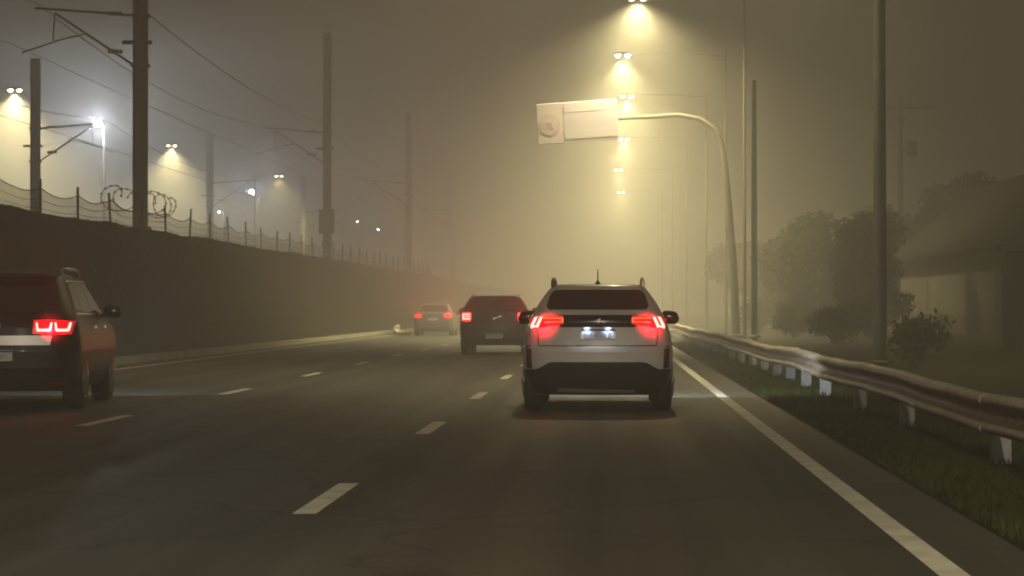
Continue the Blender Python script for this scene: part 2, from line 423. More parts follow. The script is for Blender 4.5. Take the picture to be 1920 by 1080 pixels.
def plate(parent, sh, x, z, wd=.40, ht=.13, lit=False, seed=0, off=.018):
    y = float(sh.rear(x, z)) - off
    b = MB(); b.box((x, y, z), (wd, .012, ht), .004); o = b.build('licence_plate', M['plate'], parent)
    c = MB(); c.box((x, y - .0075, z + ht / 2 - .018), (wd - .012, .003, .024)); c.build('plate_band', M['plateblue'], o)
    rr = random.Random(seed); g = MB(); n = 7
    for k in range(n):     # illegible characters
        cx = x - wd * .40 + wd * .80 * (k + .5) / n; z0 = z - ht * .10
        wch = wd * .075
        if rr.random() < .75: g.box((cx - wch / 2, y - .0075, z0), (.010, .003, ht * .46))
        if rr.random() < .75: g.box((cx + wch / 2, y - .0075, z0), (.010, .003, ht * .46))
        for zz in (-.2, .02, .2):
            if rr.random() < .6: g.box((cx, y - .0075, z0 + ht * zz), (wch - .011, .0034, .010))
        g.box((cx, y - .0072, z0), (.009, .003, ht * .40))
    g.build('plate_characters', M['platechar'], o)
    return o

def finish_car(car, sh, W, wb, yrear, rt, tw, head_z=.70, head_w=14.0, headx=.62, tail=None, body_glare=2.2, headk=1.0, tailpow=8.0):
    for sx in (-1, 1):
        wheel(car, sx * (W - tw / 2 - .012), yrear, rt, tw, sx); wheel(car, sx * (W - tw / 2 - .012), yrear + wb, rt, tw, sx)
        # headlights at the nose (lit)
        g = sh.fpatch([(sx * (headx - .20), head_z - .06), (sx * (headx + .16), head_z - .05), (sx * (headx + .14), head_z + .07), (sx * (headx - .20), head_z + .05)])
        grid_obj('headlight', g, M['headlens'], car)
        yl = float(sh.front(headx, head_z)) + .06
        light('headlight_beam', 'SPOT', (sx * headx, yl, head_z), head_w * headk * 14, (0.86, 0.94, 1.0), car, (R(89.5), 0, -R(20)), 105, 1.0, .05)
        if tail:
            tx, tz = tail; y = float(sh.rear(tx, tz)) - .05
            light('tail_body_glare', 'SPOT', (sx * tx, y - .09, tz), body_glare, (1.0, .008, .02), car, (R(90), 0, 0), 125, .8, .04)  # added red spot outside the lens, reddens the bodywork around it
            light('tail_light_glow', 'SPOT', (sx * tx, y, tz), tailpow, (1.0, .012, .02), car, (R(-107), 0, 0), 46, 1.0, .05)
    # underside slab with axle
    b = MB(); b.box((0, sh.yf.max() / 2, .30), (2 * W - 2 * tw - .12, sh.yf.max() - .9, .10), .02)
    b.tube([(-W + tw, yrear, rt), (W - tw, yrear, rt)], .05, 8)
    b.build('underbody', M['clad'], car)

# ---- white crossover in the right lane
def white_car(loc, rz):
    car = thing('car', 'white crossover with red tail lights lit, driving ahead in the right lane', 'car', loc, rz)
    W = .875
    sh = Shape([(.20, .72, .20, 3.95), (.30, .80, .09, 4.08), (.42, .845, .03, 4.16), (.55, .868, .0, 4.20), (.70, .872, .0, 4.20), (.75, .868, .015, 4.18),
                (.765, .862, .045, 4.16), (.90, .845, .055, 4.08), (.98, .82, .06, 3.95), (1.02, .80, .055, 3.55), (1.05, .79, .05, 3.15), (1.12, .765, .075, 3.0), (1.15, .745, .10, 2.9),
                (1.25, .695, .21, 2.68), (1.36, .620, .33, 2.40), (1.43, .565, .385, 2.15), (1.455, .535, .42, 2.0)], B=.10, rc=.30, s0=.74)
    o = sh.body(.20, 1.455, .035).build('body', M['white'], car, True, 40)
    cut_arches(o, [(sx * W, y, .34) for sx in (-1, 1) for y in (.86, 3.42)], .395, .26)
    # dark lower bumper: centre rises, corners drop
    b = MB(); outg = []; ing = []
    for j in range(9):
        v = j / 8; ro = []; ri = []
        for s_ in np.sin(np.linspace(-1, 1, 41) * pi / 2) * .985:
            a = abs(s_); top = .585 - .085 * float(smooth(.60, .84, a)); top += .0
            z = .205 + (top - .205) * v
            Wz = float(sh.at(z)[0]); x = s_ * Wz; y = float(sh.rear(x, z)); ro.append((x, y - .012, z)); ri.append((x, y + .02, z))
        outg.append(ro); ing.append(ri)
    b.solidgrid(outg, ing); bp = b.build('rear_bumper', M['clad'], car, True, 40)
    grid_obj('skid_trim', sh.rpatch([(-.46, .235), (.44, .225), (.42, .262), (-.46, .285)], .022, 16, 3), M['satin'], bp)
    for sx in (-1, 1):   # upright bumper reflectors and dark corner trims
        grid_obj('corner_trim', sh.rpatch([(sx * .752, .50), (sx * .822, .52), (sx * .826, .775), (sx * .768, .765)], .008, 6, 6), M['clad'], car)
        grid_obj('reflector', sh.rpatch([(sx * .768, .575), (sx * .795, .585), (sx * .806, .745), (sx * .785, .745)], .014, 4, 5), M['redref'], car)
        # flank cladding over wheels
    gl = sh.rpatch([(-.605, 1.185), (.605, 1.185), (.535, 1.415), (-.535, 1.415)], .006, 24, 12, rnd=.09)
    g = grid_obj('rear_window', gl, M['glass'], car)
    wp = MB(); y0 = float(sh.rear(0, 1.2)) - .022; wp.tube([(0.02, y0, 1.20), (-.20, float(sh.rear(-.2, 1.215)) - .02, 1.215), (-.38, float(sh.rear(-.38, 1.225)) - .018, 1.225)], .008, 6)
    wp.build('wiper', M['clad'], g)
    # gloss black band with the badge
    for sx in (-1, 1): grid_obj('panel_gap', sh.rpatch([(sx * .672, .775), (sx * .680, .775), (sx * .694, .955), (sx * .686, .955)], .004, 2, 5), M['gloss'], car)
    grid_obj('panel_gap', sh.rpatch([(-.68, .768), (.68, .768), (.68, .776), (-.68, .776)], .006, 20, 1), M['gloss'], car)
    band = grid_obj('garnish_band', sh.rpatch([(-.43, .985), (.43, .985), (.45, 1.122), (-.45, 1.122)], .010, 16, 5), M['gloss'], car)
    bd = MB(); yb = float(sh.rear(0.02, 1.05)) - .016
    bd.add([(0.00, yb, 1.03), (.016, yb, 1.028), (.036, yb, 1.082), (.020, yb, 1.084), (0.0, yb + .008, 1.03), (.016, yb + .008, 1.028), (.036, yb + .008, 1.082), (.020, yb + .008, 1.084)],
           [(0, 1, 2, 3), (7, 6, 5, 4), (0, 4, 5, 1), (1, 5, 6, 2), (2, 6, 7, 3), (3, 7, 4, 0)])
    bd.box((.068, yb + .004, 1.036), (.036, .01, .013), .003)
    bd.box((-.006, yb + .004, 1.066), (.020, .01, .010), .003)
    bd.build('badge', M['chrome'], band)
    lip = grid_obj('tailgate_lip', sh.rpatch([(-.66, 1.128), (.66, 1.128), (.64, 1.165), (-.64, 1.165)], .022, 24, 3), M['white'], car)
    # tail lights
    for sx in (-1, 1):
        tl = grid_obj('tail_light', sh.rpatch([(sx * .39, 1.020), (sx * .745, .968), (sx * .805, 1.085), (sx * .40, 1.118)], .016, 16, 6), M['redlens'], car)
        grid_obj('light_bar', sh.rpatch([(sx * .405, 1.040), (sx * .615, 1.034), (sx * .615, 1.048), (sx * .405, 1.052)], .026, 10, 2), M['orangebar'], tl)
        grid_obj('light_bar', sh.rpatch([(sx * .405, 1.080), (sx * .625, 1.080), (sx * .625, 1.096), (sx * .405, 1.094)], .026, 10, 2), M['orangebar'], tl)
        grid_obj('light_bar', sh.rpatch([(sx * .392, 1.038), (sx * .412, 1.036), (sx * .412, 1.096), (sx * .392, 1.094)], .027, 3, 3), M['orangebar'], tl)
        for a, c in ((.655, .012), (.715, .0)):
            grid_obj('light_bar', sh.rpatch([(sx * (a + .030), .990 - c), (sx * (a + .062), .998 - c), (sx * (a + .010), 1.098), (sx * (a - .022), 1.100)], .028, 4, 5), M['pinkbar'], tl)
        grid_obj('light_bar', sh.rpatch([(sx * .685, 0.986), (sx * .775, .975), (sx * .770, .996), (sx * .680, 1.006)], .029, 4, 2), M['pinkbar'], tl)
        pl = grid_obj('plate_lamp', sh.rpatch([(sx * .075, .972), (sx * .165, .972), (sx * .165, .984), (sx * .075, .984)], .030, 4, 2), M['platelamp'], car)
        light('plate_lamp_light', 'SPOT', (sx * .12, float(sh.rear(.12, .98)) - .06, .975), 1.5, (.82, .9, 1.0), car, (R(18), 0, 0), 150, .9, .015)
        mirror(car, sx * .80, 2.75, 1.085, sx, M['gloss'])
        # side windows
        grid_obj('side_window', sh.spatch(sx, [(.90, 1.10), (1.72, 1.09), (1.66, 1.40), (1.02, 1.40)]), M['sideglass'], car)
        grid_obj('side_window', sh.spatch(sx, [(1.78, 1.09), (2.62, 1.08), (2.05, 1.40), (1.74, 1.40)]), M['sideglass'], car)
        # roof rails
        r = MB(); X = sx * .525
        r.tube([(X, .55, 1.45), (X, .60, 1.525), (X, .75, 1.545), (X, 1.6, 1.555), (X, 2.0, 1.535), (X, 2.1, 1.46)], .017, 8)
        r.box((X, .58, 1.485), (.042, .09, .085), .012)
        r.build('roof_rail', M['gloss'] if sx < 0 else M['satin'], car, True)
    a = MB(); a.lathe([(.034, 0), (.030, .02), (.014, .045)], (0, .62, 1.475), 'z', 14); a.tube([(0, .62, 1.50), (0, .54, 1.655)], [.009, .004], 6)
    a.build('antenna', M['clad'], car, True)
    plate(car, sh, 0.005, .905, lit=True, seed=3, off=.026)
    for x_, z_ in ((-.17, .705), (-.12, .708), (.19, .79)):
        hs = MB(); hs.lathe([(.010, -.006), (.008, 0)], (x_, float(sh.rear(x_, z_)) - .002, z_), 'y', 10); hs.build('bumper_glint', M['satin'], car)  # small satin discs standing in for bright glints on the bumper
    grid_obj('windscreen', sh.fpatch([(-.66, 1.09), (.66, 1.09), (.50, 1.42), (-.50, 1.42)]), M['glass'], car)
    finish_car(car, sh, W, 2.56, .86, .34, .225, tail=(.62, 1.03), head_w=16, tailpow=60, body_glare=11, headk=2.6)
    return car
white_car((-.12, 26.85, 0), 0)

# ---- dark SUV in the left lane
def dark_suv(loc, rz):
    car = thing('car', 'dark SUV with U-shaped tail light bars and silver tailgate strip at the left edge', 'car', loc, rz)
    W = .93
    sh = Shape([(.24, .80, .16, 4.35), (.36, .885, .06, 4.50), (.50, .92, .01, 4.56), (.70, .93, 0, 4.58), (.85, .925, .02, 4.52), (.98, .905, .035, 4.38), (1.06, .885, .06, 3.75), (1.10, .872, .08, 3.35),
                (1.14, .855, .10, 3.2), (1.30, .795, .24, 2.85), (1.45, .735, .37, 2.5), (1.55, .69, .44, 2.25), (1.59, .66, .47, 2.1)], B=.13, rc=.30, s0=.74)
    o = sh.body(.24, 1.59, .045).build('body', M['maroon'], car, True, 40)
    cut_arches(o, [(sx * W, y, .37) for sx in (-1, 1) for y in (.92, 3.62)], .43, .27)
    grid_obj('rear_bumper', sh.rpatch([(-.80, .25), (.80, .25), (.86, .46), (-.86, .46)], .010, 24, 5), M['clad'], car)
    g = grid_obj('rear_window', sh.rpatch([(-.70, 1.15), (.70, 1.15), (.63, 1.50), (-.63, 1.50)], .006, 22, 10, rnd=.05), M['glass'], car)
    sp = MB(); q = []
    for x in np.linspace(-.63, .63, 13):
        y = float(sh.rear(x, 1.58)); q.append([(x, y - .12, 1.555), (x, y - .10, 1.585), (x, y + .22, 1.625), (x, y + .22, 1.58)])
    sp.loft(q, True, True); sp.build('roof_spoiler', M['maroon'], car, True, 50)
    bar = grid_obj('tailgate_bar', sh.rpatch([(-.62, .775), (.62, .775), (.635, .885), (-.635, .885)], .022, 18, 4), M['satin'], car)
    for sx in (-1, 1):
        tl = grid_obj('tail_light', sh.rpatch([(sx * .42, .905), (sx * .845, .90), (sx * .875, 1.055), (sx * .43, 1.065)], .016, 16, 6), M['redlens'], car)
        for a, b_ in ((.455, .635), (.665, .835)):      # two U shapes
            grid_obj('light_bar', sh.rpatch([(sx * (a + .02), .932), (sx * (b_ - .02), .932), (sx * (b_ - .02), .962), (sx * (a + .02), .962)], .028, 8, 2), M['pinkbar'], tl)
            grid_obj('light_bar', sh.rpatch([(sx * (a + .012), .94), (sx * (a + .035), .94), (sx * (a + .018), 1.035), (sx * (a + .0), 1.035)], .029, 3, 4), M['pinkbar'], tl)
            grid_obj('light_bar', sh.rpatch([(sx * (b_ - .035), .94), (sx * (b_ - .008), .94), (sx * (b_ + .006), 1.035), (sx * (b_ - .015), 1.035)], .029, 3, 4), M['pinkbar'], tl)
        grid_obj('reflector', sh.rpatch([(sx * .60, .315), (sx * .80, .322), (sx * .80, .345), (sx * .60, .342)], .018, 8, 2), M['redref'], car)
        mirror(car, sx * .90, 3.02, 1.16, sx, M['gloss'])
        grid_obj('side_window', sh.spatch(sx, [(.60, 1.19), (1.12, 1.16), (1.10, 1.50), (.80, 1.49)]), M['sideglass'], car)
        grid_obj('side_window', sh.spatch(sx, [(1.17, 1.16), (2.02, 1.15), (1.92, 1.51), (1.15, 1.51)]), M['sideglass'], car)
        grid_obj('side_window', sh.spatch(sx, [(2.08, 1.15), (3.02, 1.14), (2.40, 1.50), (1.98, 1.51)]), M['sideglass'], car)
        grid_obj('window_trim', sh.spatch(sx, [(.58, 1.125), (3.05, 1.115), (3.05, 1.137), (.58, 1.148)], .012, 20, 2), M['chrome'], car)
        grid_obj('window_trim', sh.spatch(sx, [(.80, 1.512), (2.40, 1.522), (2.40, 1.538), (.80, 1.530)], .012, 20, 2), M['chrome'], car)
        for y in (1.88, 2.85):
            grid_obj('door_handle', sh.spatch(sx, [(y - .2, .955), (y, .955), (y, .985), (y - .2, .985)], .03, 4, 2), M['chrome'], car)
        grid_obj('sill_cladding', sh.spatch(sx, [(1.35, .27), (3.18, .27), (3.18, .43), (1.35, .43)], .012, 10, 3), M['clad'], car)
        r = MB(); X = sx * .655
        r.tube([(X, .70, 1.60), (X, .80, 1.665), (X, 1.7, 1.68), (X, 2.15, 1.66), (X, 2.25, 1.60)], .018, 8); r.build('roof_rail', M['chrome'], car, True)
    plate(car, sh, 0.0, .655, seed=5)
    e = MB(); e.box((0, float(sh.rear(0, 1.0)) - .012, 1.0), (.12, .012, .05), .004); e.build('badge', M['chrome'], car)
    grid_obj('windscreen', sh.fpatch([(-.74, 1.17), (.74, 1.17), (.62, 1.54), (-.62, 1.54)]), M['glass'], car)
    finish_car(car, sh, W, 2.70, .92, .37, .24, tail=(.64, .98), head_w=14, tailpow=45, head_z=.80, body_glare=45)
    return car
dark_suv((-7.05, 26.75, 0), R(5.5))

# ---- black SUV in the middle lane
def black_suv(loc, rz):
    car = thing('car', 'black SUV half hidden behind the white crossover, pale plate and red lamp showing', 'car', loc, rz)
    W = .91
    sh = Shape([(.24, .80, .14, 4.2), (.36, .87, .05, 4.34), (.50, .90, .01, 4.40), (.70, .91, 0, 4.40), (.90, .90, .02, 4.30), (1.02, .885, .04, 3.8), (1.08, .875, .05, 3.3), (1.12, .86, .07, 3.15),
                (1.30, .77, .17, 2.75), (1.42, .70, .25, 2.45), (1.49, .65, .31, 2.2)], B=.10, rc=.22, s0=.76)
    o = sh.body(.24, 1.49, .045).build('body', M['black'], car, True, 40)
    cut_arches(o, [(sx * W, y, .36) for sx in (-1, 1) for y in (.86, 3.5)], .42, .27)
    grid_obj('rear_bumper', sh.rpatch([(-.80, .25), (.80, .25), (.87, .45), (-.87, .45)], .010, 20, 4), M['clad'], car)
    grid_obj('rear_window', sh.rpatch([(-.70, 1.14), (.70, 1.14), (.60, 1.42), (-.60, 1.42)], .006, 20, 8, rnd=.06), M['glass'], car)
    bg = MB(); y = float(sh.rear(0, .97)) - .012
    for k in range(5): bg.box((-.03 + k * .042, y - .002 * (k % 2), .93 + .012 * k), (.046, .012, .028 + .02 * (k % 2)), .003)
    bg.box((.165, y, 1.0), (.07, .012, .03), .003); bg.build('badge', M['chrome'], car)
    for sx in (-1, 1):
        tl = grid_obj('tail_light', sh.rpatch([(sx * .60, .86), (sx * .875, .87), (sx * .855, 1.11), (sx * .60, 1.09)], .016, 10, 6), M['redlens'], car)
        for z0, z1 in ((.905, .945), (.975, 1.0), (1.03, 1.065)):
            grid_obj('light_bar', sh.rpatch([(sx * .62, z0), (sx * .80, z0), (sx * .80, z1), (sx * .62, z1)], .027, 6, 2), M['pinkbar'], tl)
        grid_obj('light_bar', sh.rpatch([(sx * .80, .905), (sx * .83, .905), (sx * .83, 1.065), (sx * .80, 1.065)], .028, 2, 4), M['pinkbar'], tl)
        grid_obj('reflector', sh.rpatch([(sx * .60, .545), (sx * .72, .545), (sx * .72, .572), (sx * .60, .572)], .016, 5, 2), M['redref'], car)
        mirror(car, sx * .885, 2.95, 1.13, sx, M['gloss'])
        grid_obj('side_window', sh.spatch(sx, [(.62, 1.14), (1.75, 1.12), (1.68, 1.44), (.84, 1.43)]), M['sideglass'], car)
        grid_obj('side_window', sh.spatch(sx, [(1.82, 1.12), (2.78, 1.12), (2.25, 1.43), (1.76, 1.44)]), M['sideglass'], car)
        r = MB(); X = sx * .60; r.tube([(X, .55, 1.50), (X, .65, 1.555), (X, 1.7, 1.57), (X, 2.0, 1.5)], .016, 8); r.build('roof_rail', M['chrome'], car, True)
    plate(car, sh, 0.0, .49, seed=8, wd=.44, ht=.14)
    grid_obj('windscreen', sh.fpatch([(-.74, 1.15), (.74, 1.15), (.60, 1.46), (-.60, 1.46)]), M['glass'], car)
    finish_car(car, sh, W, 2.64, .86, .36, .24, tail=(.73, .98), head_w=14, tailpow=260, head_z=.78, body_glare=16)
    return car
black_suv((-2.93, 60.4, 0), 0)

# ---- silver sedan far ahead on the left
def silver_sedan(loc, rz):
    car = thing('car', 'small silver sedan far ahead in the left lane, fading into the fog', 'car', loc, rz)
    W = .86
    sh = Shape([(.20, .74, .14, 4.2), (.32, .82, .05, 4.32), (.50, .855, .0, 4.38), (.66, .86, 0, 4.36), (.80, .855, .02, 4.25), (.92, .84, .03, 3.7), (.985, .82, .06, 3.2), (1.0, .80, .12, 3.15), (1.02, .775, .52, 3.05),
                (1.16, .70, .80, 2.75), (1.30, .63, 1.10, 2.4), (1.385, .57, 1.35, 2.1)], B=.10, rc=.22, s0=.75)
    o = sh.body(.20, 1.385, .04).build('body', M['silver'], car, True, 40)
    cut_arches(o, [(sx * W, y, .31) for sx in (-1, 1) for y in (.9, 3.45)], .365, .24)
    grid_obj('rear_window', sh.rpatch([(-.64, 1.05), (.64, 1.05), (.54, 1.34), (-.54, 1.34)], .006, 16, 6), M['glass'], car)
    for sx in (-1, 1):
        tl = grid_obj('tail_light', sh.rpatch([(sx * .46, .80), (sx * .82, .80), (sx * .82, .94), (sx * .46, .95)], .016, 10, 5), M['redlens'], car)
        grid_obj('light_bar', sh.rpatch([(sx * .52, .84), (sx * .63, .84), (sx * .63, .90), (sx * .52, .90)], .028, 4, 2), M['redbar'], tl)
        grid_obj('light_bar', sh.rpatch([(sx * .68, .84), (sx * .78, .84), (sx * .78, .91), (sx * .68, .91)], .028, 4, 2), M['redbar'], tl)
        mirror(car, sx * .84, 2.85, 1.0, sx, M['silver'])
        grid_obj('side_window', sh.spatch(sx, [(1.02, 1.03), (1.85, 1.02), (1.80, 1.34), (1.42, 1.33)]), M['sideglass'], car)
        grid_obj('side_window', sh.spatch(sx, [(1.90, 1.02), (2.75, 1.02), (2.28, 1.33), (1.86, 1.34)]), M['sideglass'], car)
    grid_obj('boot_trim', sh.rpatch([(-.30, .835), (.30, .835), (.30, .875), (-.30, .875)], .016, 8, 2), M['chrome'], car)
    grid_obj('rear_bumper', sh.rpatch([(-.74, .21), (.74, .21), (.80, .36), (-.80, .36)], .010, 14, 3), M['clad'], car)
    plate(car, sh, 0.0, .74, seed=9)
    grid_obj('windscreen', sh.fpatch([(-.66, 1.05), (.66, 1.05), (.54, 1.36), (-.54, 1.36)]), M['glass'], car)
    finish_car(car, sh, W, 2.55, .9, .31, .21, tail=(.65, .87), head_w=14, tailpow=420, head_z=.68, body_glare=6)
    return car
silver_sedan((-7.55, 101, 0), 0)

# ------------------------------------------------------------------ guardrail
gr = thing('guardrail', 'galvanised steel guardrail on pale posts along the right road edge', 'guardrail', (0, 0, 0))
def rail_x(y): return 3.02 - .0032 * max(0, y - 15)
prof = [(.00, .318), (-.03, .316), (-.075, .300), (-.094, .278), (-.092, .245), (-.060, .215), (-.012, .182), (0, .157), (-.004, .138), (-.045, .098), (-.080, .078), (-.094, .056), (-.088, .03), (-.045, .006), (-.01, 0)]
b = MB(); rows = []
for y in np.arange(-6, 210, 1.0):
    dz = .235 + .016 * sin(y * .55) + .012 * sin(y * .21 + 1) + .006 * sin(y * 1.9); dx = rail_x(y) + .018 * sin(y * .37)
    rows.append([(dx + px, y, dz + pz) for px, pz in prof] + [(dx + px + .006, y, dz + pz) for px, pz in reversed(prof)])
b.loft(rows, True, True); b.build('beam', M['galv'], gr, True, 50)
for yc in [10.8 + 4 * k for k in range(22)]:     # bolted overlaps of the beam sections
    q = []
    for y in np.linspace(yc - .17, yc + .17, 4):
        dz = .235 + .016 * sin(y * .55) + .012 * sin(y * .21 + 1) + .006 * sin(y * 1.9); dx = rail_x(y) + .018 * sin(y * .37)
        q.append([(dx + px - .007, y, dz + pz + (.004 if pz > .157 else -.004)) for px, pz in prof] + [(dx + px + .003, y, dz + pz) for px, pz in reversed(prof)])
    b = MB(); b.loft(q, True, True); b.build('splice_plate', M['galv'], gr, True, 50)
posts = [6.5, 12.8, 18.7, 24.4, 28.8, 33.2, 36.3, 39.3, 42.2, 45.5, 49, 53] + [57 + 4 * k for k in range(30)]
proto = None
for y in posts:
    x = rail_x(y) + .10
    if proto is None:
        b = MB(); b.box((0, 0, .14), (.15, .012, .66)); b.box((-.069, .055, .14), (.012, .098, .66)); b.box((.069, .055, .14), (.012, .098, .66))
        b.box((-.085, .05, .40), (.020, .09, .22)); proto = b.build('post', M['post'], gr); o = proto
    else:
        o = proto.copy(); COL.objects.link(o); o.parent = gr
    o.location = (x, y, 0)

# ------------------------------------------------------------------ street lamps on the right
def street_lamp(loc, H, arm, label, group, power=LAMP_W, col=LAMP_COL, ledm='lampled', sgn=-1, pole_r=.125, body='darkpole', cone=130, blend=1.0):
    o = thing('street_lamp', label, 'street lamp', loc, 0, group)
    b = MB(); b.tube([(0, 0, -.3), (0, 0, H * .5), (0, 0, H + .25)], [pole_r, pole_r * .85, pole_r * .6], 14)
    b.lathe([(pole_r * 1.9, 0), (pole_r * 1.9, .03), (pole_r * 1.2, .05)], (0, 0, .0), 'z', 14); b.build('pole', M[body], o, True)
    b = MB(); b.tube([(0, 0, H + .02), (sgn * .8, 0, H + .10), (sgn * 1.6, 0, H + .17), (sgn * (arm - .3), 0, H + .2)], [.032, .03, .028, .026], 8); b.build('arm', M[body], o, True)
    hx = sgn * arm
    b = MB(); b.box((hx, 0, H + .17), (.82, .34, .10), .03); b.box((hx, 0, H + .235), (.5, .2, .05), .015)
    hd = b.build('lamp_head', M[body], o)
    for k in (-1, 1):
        q = MB(); q.lathe([(.12, .0), (.115, -.05), (.085, -.09), (.03, -.11)], (hx + k * .22, 0, H + .12), 'z', 16); q.build('lens', M[ledm], hd, True)
    light('street_light', 'SPOT', (hx, 0, H - .08), power, col, o, DOWN, cone, blend, .12)
    return o
G1 = 'street lamps along the right verge'
street_lamp((5.15, 3, 0.2), 12.0, 4.6, 'street lamp above the camera car, outside the picture', G1, LAMP_W * 1.0)
street_lamp((5.15, -30, 0.2), 12.0, 4.5, 'unseen street lamp added behind the camera to light the car rears', G1, LAMP_W * 20, (1.0, .88, .68), cone=172, blend=.3)  # added lamp out of view, brightens the car rears from behind
for y, l, pw in ((43, 'nearest tall street lamp post on the right, its lamp above the frame', 2.2), (88.9, 'street lamp whose glare touches the top of the picture above the sign', 12.0),
              (103, 'bright twin street lamp just above the overhead sign', 13.0), (123, 'smaller twin street lamp directly over the sign arm', 10.5), (154, 'faint street lamp just below the sign arm', 10.5),
              (188, 'tiny second lowest street lamp in the fog beyond the sign', 7.5), (224, 'tiny lowest street lamp in the fog beyond the sign', 7.5)):
    hx = {43: 4.4, 88.9: 4.04, 103: 4.5, 123: 4.15, 154: 4.1, 188: 4.3, 224: 3.9}[y]
    street_lamp((4.95 if y == 43 else 5.15, y, .2), 12.65 if y == 88.9 else 12.0, hx, l, G1, LAMP_W * pw, pole_r=.125 if y < 80 else .07, cone=150 if y == 88.9 else 136)
pp = thing('pole', 'plain slim dark pole standing right of the curved sign mast', 'pole', (5.15, 83, .2))
b = MB(); b.tube([(0, 0, -.3), (0, 0, 4.5), (0, 0, 9.0)], [.12, .10, .075], 12); b.lathe([(.075, 9.0), (.06, 9.04), (.02, 9.07)], (0, 0, 0), 'z', 12); b.build('shaft', M['darkpole'], pp, True)
b = MB(); b.lathe([(.24, -.02), (.24, .03), (.15, .06)], (0, 0, 0), 'z', 14); b.build('base', M['concrete'], pp)

# ------------------------------------------------------------------ overhead sign
sg = thing('road_sign', 'pale rectangular overhead sign with a round emblem on a curved grey mast', 'sign', (4.9, 90, .15))
b = MB(); path = [(0, 0, -.3), (-.10, 0, 2.5), (-.30, 0, 5.0), (-.44, 0, 6.6), (-.55, 0, 7.35), (-.85, 0, 7.95), (-1.4, 0, 8.30), (-2.2, 0, 8.45), (-3.4, 0, 8.38), (-4.6, 0, 8.32)]
b.tube(path, [.17, .155, .14, .12, .11, .105, .10, .095, .085, .08], 14); b.lathe([(.3, -.05), (.3, .03), (.2, .05)], (0, 0, 0), 'z', 16); b.build('mast', M['darkpole'], sg, True, 60)
pn = MB(); pn.box((0, 0, 0), (3.1, .05, 1.56), .02); p_ = pn.build('sign_panel', M['signback'], sg); p_.location = (-6.06, -.14, 8.19); p_.rotation_euler = (0, R(-3.4), R(-3))
q = MB(); q.box((.47, -.029, .0), (2.0, .004, 1.30), 0); q.build('sign_field', M['signgrey'], p_)
q = MB(); q.box((.47, -.035, -.46), (2.0, .004, .36), 0); q.box((.25, -.035, .50), (1.5, .004, .22), 0); q.build('sign_field', M['signlight'], p_)
q = MB(); q.lathe([(.30, -.004), (.40, -.004), (.40, .004), (.30, .004)], (-1.07, -.032, -.07), 'y', 40); q.build('emblem', M['signring'], p_)
q = MB(); q.lathe([(.30, -.003), (.30, .003)], (-1.07, -.034, -.07), 'y', 32); q.build('emblem', M['signback'], p_)
q = MB(); q.box((-1.07, -.041, .04), (.30, .004, .09)); q.box((-1.10, -.041, -.07), (.20, .004, .06)); q.box((-1.05, -.041, -.18), (.26, .004, .08)); q.build('emblem', M['signring'], p_)
for z in (-.45, .45): q = MB(); q.box((0, .06, z), (2.9, .06, .07)); q.build('bracket', M['steel'], p_)

# ------------------------------------------------------------------ railway on top of the bank
ZR = 3.5
def cat_pole(loc, H, sgn, label, group, box=False, m='darkpole', arm_z=7.2):
    o = thing('catenary_pole', label, 'pole', loc, 0, group)
    b = MB()
    for x in (-.17, .17): b.box((x, 0, H / 2 - .4), (.05, .40, H + .8))
    b.box((0, 0, H / 2 - .4), (.29, .16, H + .8)); b.box((0, 0, .1), (.62, .62, .3), .04)
    b.build('pole', M[m], o)
    a = MB(); a.tube([(sgn * .19, 0, arm_z - 1.5), (sgn * 2.6, 0, arm_z + .1)], .035, 8); a.tube([(sgn * .19, 0, arm_z), (sgn * 1.5, 0, arm_z + .12), (sgn * 3.2, 0, arm_z + .25)], .04, 8)
    a.tube([(sgn * 1.7, 0, arm_z - .55), (sgn * 2.4, 0, arm_z - .70), (sgn * 3.6, 0, arm_z - 1.1)], .025, 6); a.tube([(sgn * 2.6, 0, arm_z + .1), (sgn * 2.65, 0, arm_z - .75)], .02, 6)
    a.build('cantilever', M['wire'], o, True)
    for z in (arm_z - 1.42, arm_z + .02):
        i_ = MB(); dx = .55; sl = .66 if z < arm_z - 1 else .09
        rows = [(.045 + .035 * (k % 2), k * .055) for k in range(9)]
        i_.lathe(rows, (sgn * .55 if sgn > 0 else -.55 - .44, 0, z + sl * dx - (.0 if sl < .5 else .02)), 'x', 10)
        i_.build('insulator', M['insul'], o, True)
    if box:
        q = MB(); q.box((0, -.28, 2.1), (.74, .40, 1.15), .03); q.box((0, -.28, 2.70), (.80, .46, .05)); q.build('equipment_box', M[m], o)
    for c_, d_ in (((0, 0, arm_z - 1.5), (.52, .46, .10)), ((0, 0, arm_z), (.52, .46, .10)), ((-.1, 0, arm_z - .8), (.9, .1, .12))):
        k = MB(); k.box(c_, d_, .01); k.build('bracket', M[m], o)
    return o
GP = 'catenary poles along the railway bank'
for y, l, bx in ((70, 'nearest thick dark catenary pole at the bank edge, running out of the top', False), (117, 'catenary pole with an equipment box, middle of the bank', True),
              (165, 'faint catenary pole on the bank just left of the silver sedan', False), (212, 'faintest catenary pole on the bank above the black SUV', False)):
    cat_pole((-14.05, y, ZR - .1), 11.6 if y > 80 else 13, -1, l, GP, bx, arm_z=6.6)
GP2 = 'catenary poles on the far side of the tracks'
for y, l in ((106, 'far side catenary pole with diagonal bracket at the left edge'), (153, 'far side catenary pole right of the thick dark pole'), (200, 'very faint far side catenary pole behind the fence')):
    cat_pole((-26.1, y, ZR - .1), 9.2, 1, l, GP2, False, 'pole', arm_z=6.0)
